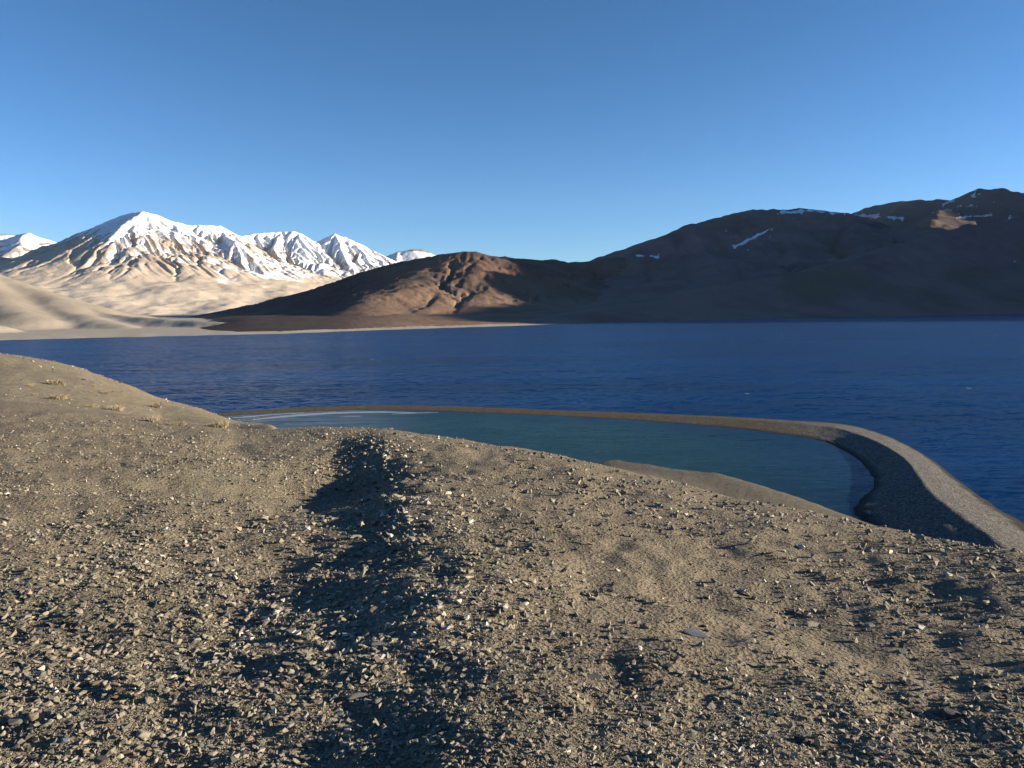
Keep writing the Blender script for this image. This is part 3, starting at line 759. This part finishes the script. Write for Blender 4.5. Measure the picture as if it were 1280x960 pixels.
# ------------------------------------------------------------------ stones
def hull(n, flat, seed, stretch=1.4):
    r = np.random.default_rng(seed); p = r.normal(size=(n, 3)); p /= np.linalg.norm(p, axis=1)[:, None]
    p *= r.uniform(.78, 1.05, (n, 1))
    p *= np.array([stretch, 1.0, flat]) * .5
    bm = bmesh.new(); [bm.verts.new(q) for q in p]
    res = bmesh.ops.convex_hull(bm, input=bm.verts)
    bmesh.ops.delete(bm, geom=[g for g in res['geom_interior'] if isinstance(g, bmesh.types.BMVert)], context='VERTS')
    bmesh.ops.triangulate(bm, faces=bm.faces)
    bm.verts.ensure_lookup_table()
    V = np.array([v.co[:] for v in bm.verts]); Fc = np.array([[v.index for v in f.verts] for f in bm.faces])
    bm.free(); return V, Fc

def rot_mats(yaw, tx, ty):
    cz, sz, cx, sx, cy, sy = np.cos(yaw), np.sin(yaw), np.cos(tx), np.sin(tx), np.cos(ty), np.sin(ty)
    o = np.zeros_like(yaw); i = np.ones_like(yaw)
    Rz = np.stack([cz, -sz, o, sz, cz, o, o, o, i], -1).reshape(-1, 3, 3)
    Rx = np.stack([i, o, o, o, cx, -sx, o, sx, cx], -1).reshape(-1, 3, 3)
    Ry = np.stack([cy, o, sy, o, i, o, -sy, o, cy], -1).reshape(-1, 3, 3)
    return Rz @ Rx @ Ry

def scatter(name, x, y, size, variants, label, sink=.12, tint_pow=1.0, sd=1):
    r = np.random.default_rng(sd); n = len(x); z = ground_z(x, y)
    M = rot_mats(r.uniform(0, 6.28, n), r.normal(0, .28, n), r.normal(0, .28, n))
    vid = r.integers(0, len(variants), n)
    tint = np.clip(r.beta(2.0, 2.0, n) + (noise(x * .8, y * .8, 66)) * .25, 0, 1) ** tint_pow
    Vs, Fs, T = [], [], []; base = 0
    for k, (V, Fc) in enumerate(variants):
        m = np.where(vid == k)[0]
        if not len(m): continue
        W = np.einsum('nij,vj->nvi', M[m], V) * size[m][:, None, None]
        low = W[..., 2].min(1)
        W[..., 0] += x[m][:, None]; W[..., 1] += y[m][:, None]
        W[..., 2] += (z[m] - low - sink * size[m])[:, None]
        Vs.append(W.reshape(-1, 3)); T.append(np.repeat(tint[m], len(V)))
        Fs.append((Fc[None] + (np.arange(len(m)) * len(V))[:, None, None] + base).reshape(-1, 3)); base += len(m) * len(V)
    return mesh_np(name, np.concatenate(Vs), np.concatenate(Fs), M_GRAVEL, smooth=False, attrs={'tint': np.concatenate(T)}, kind='stuff', label=label)

def density(x, y):
    """how stony the ground is: bands of shale in the hump's gully and towards the lower edge, finer grit on the left"""
    n = fbm(x * .55, y * .55, 71, 4)
    uu = x - np.interp(y, RIDGE_Y, RIDGE_X)
    g = np.exp(-((uu + .6) / 1.3) ** 2) * .35
    bare = np.exp(-((uu - 1.3) / .9) ** 2) * sstep(2.8, 4.5, np.hypot(x, y)) * .3
    return np.clip(.60 + .62 * n + g - bare + .30 * sstep(4.6, 2.8, np.hypot(x, y)) - .22 * sstep(-1.5, -4, uu), .05, 1)

def sample_ground(n, s, pyr=(545, 975)):
    r = np.random.default_rng(s)
    px = r.uniform(-180, 1500, n); py = r.uniform(520, 1010, n)
    keepY = py > np.interp(px, COLS, CREST_PY) - 2
    px, py = px[keepY], py[keepY]
    out = []
    for i in range(0, len(px), 4000):
        # analytic first guess then two refinements keeps this fast
        rr = rays(px[i:i + 4000], py[i:i + 4000]); hh = np.hypot(rr[:, 0], rr[:, 1]); sl = -rr[:, 2] / hh
        ux, uy = rr[:, 0] / hh, rr[:, 1] / hh
        lo = np.full(len(hh), 1.0); d = 1.65 / sl
        for _ in range(14):
            g = ground_z(ux * d, uy * d, fine=False) - 30
            d = .5 * d + .5 * np.clip(-g / sl, .8, 24)
        out.append(np.stack([ux * d, uy * d], -1))
    P2 = np.concatenate(out)
    return P2[:, 0], P2[:, 1]

near_var = [hull(n, f, 900 + i, s) for i, (n, f, s) in enumerate([(9, .5, 1.4), (10, .6, 1.3), (9, .75, 1.15), (9, .4, 1.6), (11, .8, 1.1), (9, .55, 1.4), (9, .38, 1.8), (10, .7, 1.3)])]
far_var = [hull(n, f, 950 + i, s) for i, (n, f, s) in enumerate([(6, .6, 1.4), (6, .8, 1.2), (7, .7, 1.2), (7, .55, 1.5)])]
X0, Y0 = sample_ground(292000, 5)
D0_ = np.hypot(X0, Y0)
rr = np.random.default_rng(9)
keep = (rr.uniform(size=len(X0)) < density(X0, Y0)) & (D0_ > 1.5) & (D0_ < 22)
X0, Y0, D0_ = X0[keep], Y0[keep], D0_[keep]
pxm = D0_ / F                                              # metres per photo pixel there
sz = np.clip((rr.pareto(1.9, len(X0)) + .75), .75, 8.0) * 1.25 * pxm
sz = np.clip(sz, .007, np.where(D0_ < 6, .075, np.where(X0 < -2.5, .05, .08)))
sz = sz * (1 + .10 * np.exp(-((X0 - np.interp(Y0, RIDGE_Y, RIDGE_X) + .7) / .7) ** 2))
nearm = D0_ < 5.2
big = nearm & (sz > .019)
scatter('loose_gravel', X0[big], Y0[big], sz[big], near_var, 'loose angular gravel covering the near part of the slope', sd=2)
scatter('fine_gravel', X0[~big], Y0[~big], sz[~big], far_var, 'finer gravel strewn over the whole stony slope', sd=3)

rk = np.random.default_rng(77); azk = rk.uniform(px_az(-60), px_az(330), 5200); dk = rk.uniform(19, 74, 5200)
xk, yk = dk * np.sin(azk), dk * np.cos(azk); mk = rk.uniform(size=5200) < .25 + .75 * sstep(-.1, .5, fbm(xk / 9, yk / 9, 78, 3))
xk, yk, dk = xk[mk], yk[mk], dk[mk]
scatter('knoll_gravel', xk, yk, np.clip((rk.pareto(2.4, len(xk)) + .7), .7, 4) * 1.1 * dk / F, far_var, 'scattered small stones on the sandy knoll at left', sd=8)

# ------------------------------------------------------------------ single stones
def stone_mesh(name, n, flat, stretch, seed, mat, bevel=.05):
    V, Fc = hull(n, flat, seed, stretch)
    me = bpy.data.meshes.new(name); bm = bmesh.new()
    vs = [bm.verts.new(v) for v in V]; [bm.faces.new([vs[i] for i in f]) for f in Fc]
    bmesh.ops.recalc_face_normals(bm, faces=bm.faces)
    bmesh.ops.dissolve_limit(bm, angle_limit=R(11), verts=bm.verts, edges=bm.edges)
    if bevel: bmesh.ops.bevel(bm, geom=list(bm.edges), offset=bevel, segments=1, affect='EDGES', clamp_overlap=True)
    bm.normal_update(); bm.to_mesh(me); bm.free(); me.materials.append(mat)
    return me

def place_stone(me, p, size, yaw, tilt=(0, 0), sink=.1):
    o = bpy.data.objects.new('stone', me); scene.collection.objects.link(o)
    e = Matrix.Rotation(yaw, 3, 'Z') @ Matrix.Rotation(tilt[0], 3, 'X') @ Matrix.Rotation(tilt[1], 3, 'Y')
    lowz = min((e @ v.co).z for v in me.vertices) * size
    o.matrix_world = Matrix.Translation((p[0], p[1], p[2] - lowz - sink * size)) @ e.to_4x4() @ Matrix.Diagonal((size, size, size, 1))
    return o

# px, py, width in px, colour, flatness, stretch, yaw (deg), tilt, label
U = [
 (870, 792, 40, 'blue', .22, 2.0, -18, (.25, .1), 'blue grey slate slab leaning among gravel right of the middle, the largest pale blue stone'),
 (1184, 891, 34, 'dark', .60, 1.5, -8, (0, 0), 'dark blocky stone casting a long shadow near the lower right corner'),
 (1146, 889, 22, 'dark', .40, 1.7, -12, (.1, 0), 'low dark slab just left of the dark block at lower right'),
 (180, 917, 20, 'cream', .60, 1.15, 10, (.1, .1), 'cream five sided stone standing alone at lower left'),
 (218, 858, 10, 'rust', .85, 1.0, 20, (0, 0), 'small orange brick coloured cube of rock at lower left'),
 (199, 864, 9, 'tan', .8, 1.0, 50, (0, .2), 'small tan chip just left of the orange cube'),
 (128, 950, 28, 'tan', .40, 1.8, 28, (.25, -.25), 'long tan slab tilted up at the bottom edge, lower left'),
 (22, 902, 20, 'grey', .6, 1.3, 12, (0, 0), 'light grey block close to the left edge near the bottom'),
 (42, 898, 14, 'tan', .9, 1.0, 80, (0, 0), 'upright tan stone beside the light grey block at the left edge'),
 (268, 942, 14, 'cream', .55, 1.2, 20, (0, .2), 'pale stone in the shaded patch at the bottom, left of the gully'),
 (147, 872, 18, 'rust', .28, 2.2, 28, (0, .2), 'thin reddish splinter pointing up to the right at lower left'),
 (68, 871, 16, 'tan', .3, 2.2, 22, (0, .1), 'thin buff splinter lying at the left, above the grey block'),
 (80, 925, 16, 'blue', .5, 1.5, 5, (0, 0), 'dull blue stone on the shaded ground at lower left'),
 (447, 870, 32, 'grey', .30, 1.7, 14, (.12, .05), 'big oval grey slab on the dark ground left of centre bottom'),
 (427, 857, 24, 'cream', .25, 2.2, 26, (.1, .15), 'long pale slab tilted above the big oval grey slab'),
 (366, 788, 24, 'grey', .45, 1.5, 15, (.1, .1), 'rounded grey stone at the left rim of the dark gully'),
 (373, 801, 14, 'tan', .4, 1.8, 30, (0, .2), 'buff chip leaning against the rounded grey stone of the gully rim'),
 (472, 804, 24, 'blue', .30, 1.9, 10, (.15, 0), 'bluish slab lying in the gully, centre left'),
 (472, 876, 14, 'grey', .6, 1.1, 0, (0, 0), 'round grey cobble right beside the big oval slab'),
 (425, 891, 14, 'blue', .6, 1.2, 0, (0, .1), 'small blue grey stone below the big oval slab'),
 (403, 899, 14, 'tan', .7, 1.1, 40, (0, .1), 'warm tan stone below and left of the big oval slab'),
 (384, 846, 16, 'tan', .6, 1.3, 40, (0, 0), 'tan stone on the dark ground above and left of the oval slab'),
 (362, 830, 24, 'tan', .25, 2.3, 24, (0, .2), 'pair like long tan sliver in the shade left of the gully'),
 (455, 820, 16, 'cream', .35, 1.9, 24, (0, .1), 'pale sliver under the bluish slab in the gully'),
 (515, 928, 18, 'cream', .6, 1.4, 35, (.1, .2), 'bright cream stone at the bottom, left of the middle'),
 (515, 909, 11, 'cream', .8, 1.0, 0, (0, 0), 'small round pale stone just above the bright cream one at bottom'),
 (593, 920, 16, 'rust', .5, 1.4, -10, (.1, 0), 'pinkish flat stone at the bottom just left of the middle'),
 (570, 932, 11, 'cream', .8, 1.1, 20, (0, 0), 'round cream pebble left of the pinkish flat stone'),
 (387, 953, 16, 'tan', .4, 1.8, 25, (0, .2), 'narrow tan stone half in shade at the bottom edge'),
 (355, 948, 14, 'cream', .4, 1.8, 35, (0, .2), 'pale narrow stone at the bottom edge, second left of the gully'),
 (462, 731, 13, 'rust', .6, 1.3, -20, (0, .1), 'orange pink stone on the right rim of the dark gully'),
 (548, 758, 12, 'white', .6, 1.3, 10, (0, 0), 'whitish stone at the edge of shadow, upper middle of the slope'),
 (808, 908, 14, 'cream', .85, 1.05, 30, (0, .1), 'square cream stone at the bottom right of the middle'),
 (807, 783, 18, 'tan', .55, 1.3, -15, (.1, 0), 'light tan angular stone left of the blue grey slate slab'),
 (799, 811, 9, 'white', .9, 1.0, 60, (0, .3), 'small white pointed stone below the light tan angular stone'),
 (743, 846, 28, 'green', .30, 1.9, -28, (.3, .1), 'green grey slab propped up right of the middle'),
 (751, 863, 15, 'cream', .35, 2.0, -35, (.2, 0), 'pale wedge against the lower end of the green grey slab'),
 (784, 949, 20, 'tan', .45, 1.5, -40, (.1, .2), 'tan slab on the bottom edge right of the middle'),
 (652, 793, 9, 'white', .8, 1.1, 10, (0, 0), 'single white pebble on the slope just right of the middle'),
 (827, 899, 16, 'green', .6, 1.2, 50, (0, .1), 'green grey stone right of the square cream one'),
 (860, 893, 12, 'tan', .6, 1.3, 0, (0, 0), 'flat buff stone below the slate slab, near the bottom'),
 (1016, 780, 20, 'cream', .40, 1.6, -5, (.15, 0), 'yellowish flat stone high on the right of the slope'),
 (1126, 814, 18, 'green', .35, 1.7, 5, (.15, 0), 'olive flat stone on the right slope'),
 (1152, 784, 14, 'white', .5, 1.4, -15, (0, .1), 'pale bright stone on the right slope above the olive one'),
 (1117, 797, 12, 'rust', .5, 1.5, 30, (0, .2), 'pinkish stone between the olive flat stone and the pale bright one'),
 (1067, 906, 12, 'cream', .7, 1.3, -50, (0, .2), 'cream egg shaped stone at lower right, left of the dark block'),
 (1022, 930, 9, 'cream', 1.4, .8, 0, (0, 0), 'upright pale finger of stone at the bottom right'),
 (1003, 925, 24, 'dark', .6, 1.4, -20, (.1, 0), 'dark grey stone left of the upright pale finger'),
 (1180, 862, 9, 'rust', .6, 1.3, 0, (0, 0), 'bright orange chip above the dark block at lower right'),
 (1252, 917, 15, 'grey', .6, 1.3, -35, (0, .2), 'pale oval stone near the lower right corner'),
 (1099, 841, 28, 'grey', .25, 2.1, -14, (.15, 0), 'long grey slab on the right slope above the dark block'),
 (1127, 850, 11, 'cream', .8, 1.0, 20, (0, 0), 'small cream stone to the right of the long grey slab'),
 (937, 800, 20, 'cream', .35, 1.7, -8, (.1, 0), 'buff yellow flat stone right of the slate slab'),
 (893, 829, 14, 'tan', .4, 1.6, 5, (0, 0), 'flat tan stone just below the slate slab'),
 (1058, 946, 20, 'grey', .35, 1.7, -20, (.1, 0), 'flat grey slab on the bottom edge at right'),
 (928, 738, 12, 'cream', .6, 1.3, 0, (0, 0), 'yellowish stone on the upper right slope, beside a dark hollow'),
 (207, 662, 9, 'white', .7, 1.2, 10, (0, 0), 'bright white stone on the fine gravel at left'),
 (125, 661, 7, 'cream', .5, 1.6, 0, (0, 0), 'pale chip left of the bright white stone on the fine gravel'),
 (315, 716, 14, 'tan', .3, 2.3, 0, (0, 0), 'thin pinkish tan slab beside the upper gully'),
 (621, 556, 5, 'white', .9, 1.0, 0, (0, 0), 'tiny white stone on the ridge line against the lagoon'),
 (1057, 651, 7, 'cream', .9, 1.0, 0, (0, 0), 'pale knob of rock on the right ridge line against the gravel bank'),
]
uq = np.array([(u[0], u[1] + u[2] * u[4] * .2) for u in U]); UP, uok = hit_ground(uq[:, 0], uq[:, 1])
for i, (u, p, ok) in enumerate(zip(U, UP, uok)):
    if not ok: continue
    d = math.hypot(p[0], p[1]); width = u[2] * d / F * 1.02
    me = stone_mesh('stone', 14, u[4], u[5], 1200 + i, SM[u[3]])
    o = place_stone(me, p, width / u[5] / .93, R(u[6]), u[7], sink=.06)
    tag(o, u[8], 'stone')

# the rest of the countable stones: 240 real objects of six kinds, sharing meshes
kinds = [('tan', 'flat tan stone', 'tan stones', .38),
         ('grey', 'plain grey stone', 'grey stones', .24),
         ('cream', 'plain cream stone', 'cream stones', .14),
         ('dark', 'plain dark stone', 'dark stones', .10),
         ('rust', 'plain rusty stone', 'rusty stones', .08),
         ('green', 'plain green grey stone', 'green grey stones', .06)]
lib = {k[0]: [stone_mesh('stone', 10, f, s, 2000 + 10 * j + i, SM[k[0]], .04) for i, (f, s) in enumerate([(.35, 1.6), (.5, 1.3), (.3, 1.9), (.65, 1.2)])] for j, k in enumerate(kinds)}
r2 = np.random.default_rng(31)
cx_, cy_ = r2.uniform(5, 1275, 2400), 955 - 330 * r2.beta(1.0, 1.9, 2400)
m = cy_ > np.interp(cx_, COLS, CREST_PY) + 14
cx_, cy_ = cx_[m], cy_[m]
SP, sok = hit_ground(cx_, cy_)
placed = [tuple(q) for q in uq]; cnt = 0
for px_, py_, p, ok in zip(cx_, cy_, SP, sok):
    if cnt >= 239 or not ok: continue
    if r2.uniform() > density(p[0], p[1]) ** 1.3: continue
    if any(abs(px_ - a) < 16 and abs(py_ - b) < 10 for a, b in placed): continue
    k = kinds[r2.choice(6, p=[q[3] for q in kinds])]
    d = math.hypot(p[0], p[1]); me = lib[k[0]][r2.integers(4)]
    o = place_stone(me, p, (10.5 + 10 * r2.beta(1, 3)) * d / F / 1.35, r2.uniform(0, 6.28), (r2.normal(0, .22), r2.normal(0, .22)), sink=.08)
    uu_ = p[0] - float(np.interp(p[1], RIDGE_Y, RIDGE_X))
    zone = 'in the dark gully' if -1.35 < uu_ < .1 else ('on gravel left of the gully' if uu_ <= -1.35 else ('on the crown right of the gully' if uu_ < 1.5 else 'on the open right slope'))
    if py_ > 830: zone += ', near the bottom edge'
    elif py_ < 690: zone += ', up by the ridge line'
    tag(o, k[1] + ' ' + zone, 'stone', k[2] + ' ' + zone); placed.append((px_, py_)); cnt += 1

# ------------------------------------------------------------------ dry grass
def mat_grass():
    t = NT('dry_grass')
    c = t.ramp(t.noise(6, 3), [(.3, (.42, .34, .22)), (.7, (.62, .52, .35))])
    return t.done(c, .8, None, .1)
M_GRASS = mat_grass()
def tuft_mesh(n, rad, hgt, seed, droop=.85):
    r = np.random.default_rng(seed); V, Q = [], []
    for i in range(n):
        a, q = r.uniform(0, 6.28), rad * math.sqrt(r.uniform()) * .75
        bx, by = q * math.cos(a), q * math.sin(a) * .8
        h = hgt * r.uniform(.45, 1) * (1 - .45 * (q / rad) ** 2); lean = r.normal(0, .25, 2) + droop * np.array([bx, by]) / rad
        w = hgt * r.uniform(.012, .03); t = r.uniform(0, 3.14); wx, wy = w * math.cos(t), w * math.sin(t)
        k = len(V)
        for f, ww in ((0, 1), (.55, .8), (1, .12)):
            cx, cy, cz = bx + lean[0] * h * f ** 1.7, by + lean[1] * h * f ** 1.7, h * f * (1 - .18 * f)
            V += [(cx - wx * ww, cy - wy * ww, cz - .02 * (f == 0)), (cx + wx * ww, cy + wy * ww, cz - .02 * (f == 0))]
        Q += [(k, k + 1, k + 3, k + 2), (k + 2, k + 3, k + 5, k + 4)]
    me = mesh_np('tmp', V, Q, M_GRASS, smooth=False, link=False).data; me.name = 'dry_grass_tuft'; return me
TUFT = [
 (71, 481, 17, 9, 'straw coloured grass tuft, uppermost of the large tufts on the far left slope'),
 (38, 483, 8, 4, 'small dark stubble tuft left of the uppermost tuft on the far left slope'),
 (72, 499, 17, 8, 'straw coloured grass tuft directly below the uppermost tuft, far left slope'),
 (44, 494, 8, 4, 'small tuft between the two tufts at the far left'),
 (87, 500, 5, 4, 'tiny tuft just right of the lower far left tuft'),
 (88, 488, 5, 3, 'tiny tuft right of and between the two far left tufts'),
 (116, 509, 12, 5, 'low wide tuft throwing a thin shadow in the middle of the far left slope'),
 (106, 475, 6, 4, 'tiny tuft on the upper part of the far left slope'),
 (146, 513, 17, 9, 'bushy dry tuft with a long shadow in the middle of the left slope'),
 (130, 492, 10, 4, 'faint pale tuft above the bushy dry tuft of the left slope'),
 (117, 483, 8, 3, 'faint low tuft under the left skyline'),
 (195, 510, 14, 9, 'rounded straw tuft close to the left skyline above the lake'),
 (193, 527, 17, 10, 'thick straw tuft standing at the edge of the near gravel'),
 (222, 532, 18, 6, 'low pale cushion of grass at the edge of the near gravel'),
 (276, 534, 25, 10, 'widest straw tuft at the right end of the far left slope, beside the lagoon'),
 (262, 533, 10, 5, 'small scrubby tuft touching the widest one on its left'),
]
tp, tok = hit_ground([t[0] for t in TUFT], [t[1] for t in TUFT], 90)
tm = [tuft_mesh(260, .5, .5, 60 + i) for i in range(3)]
for i, (t, p, ok) in enumerate(zip(TUFT, tp, tok)):
    if not ok: continue
    o = bpy.data.objects.new('dry_grass_tuft', tm[i % 3]); scene.collection.objects.link(o)
    d = math.hypot(p[0], p[1]); w = t[2] * d / F; h = t[3] * d / F
    o.location = p; o.scale = (w * 1.3, w * 1.15, h * 2.1); o.rotation_euler = (0, 0, i * 1.7)
    tag(o, t[4], 'grass', 'dry grass tufts on the left slope')
small = [(222, 783, 12, 8, 'small wiry dry plant among fine gravel at left'), (305, 890, 18, 14, 'yellowish dry plant on the shaded ground at lower left'), (200, 790, 12, 8, 'wiry dry plant left of and below the other one in fine gravel')]
sp_, sk_ = hit_ground([t[0] for t in small], [t[1] for t in small])
wm = tuft_mesh(90, .5, .5, 77, 1.1)
for i, (t, p) in enumerate(zip(small, sp_)):
    o = bpy.data.objects.new('dry_plant', wm); scene.collection.objects.link(o)
    d = math.hypot(p[0], p[1]); o.location = p; o.scale = (t[2] * d / F, t[2] * d / F, 2 * t[3] * d / F); o.rotation_euler = (0, 0, i)
    tag(o, t[4], 'plant')

# ------------------------------------------------------------------ thin mountain air
hz = bpy.data.materials.new('mountain_air'); hz.use_nodes = True
hn = hz.node_tree; hn.nodes.remove(hn.nodes['Principled BSDF'])
pv = hn.nodes.new('ShaderNodeVolumePrincipled'); pv.inputs['Color'].default_value = (.55, .72, 1.0, 1); pv.inputs['Density'].default_value = .75e-5
hn.links.new(pv.outputs[0], hn.nodes['Material Output'].inputs['Volume'])
x0, x1, y0, y1, z0, z1 = -13000, 13000, -1500, 13000, -80, 1700
V = [(x, y, z) for z in (z0, z1) for y in (y0, y1) for x in (x0, x1)]
Q = [(0, 2, 3, 1), (4, 5, 7, 6), (0, 1, 5, 4), (2, 6, 7, 3), (0, 4, 6, 2), (1, 3, 7, 5)]
mesh_np('haze', V, Q, hz, smooth=False, kind='stuff', label='thin clear mountain air over the lake')
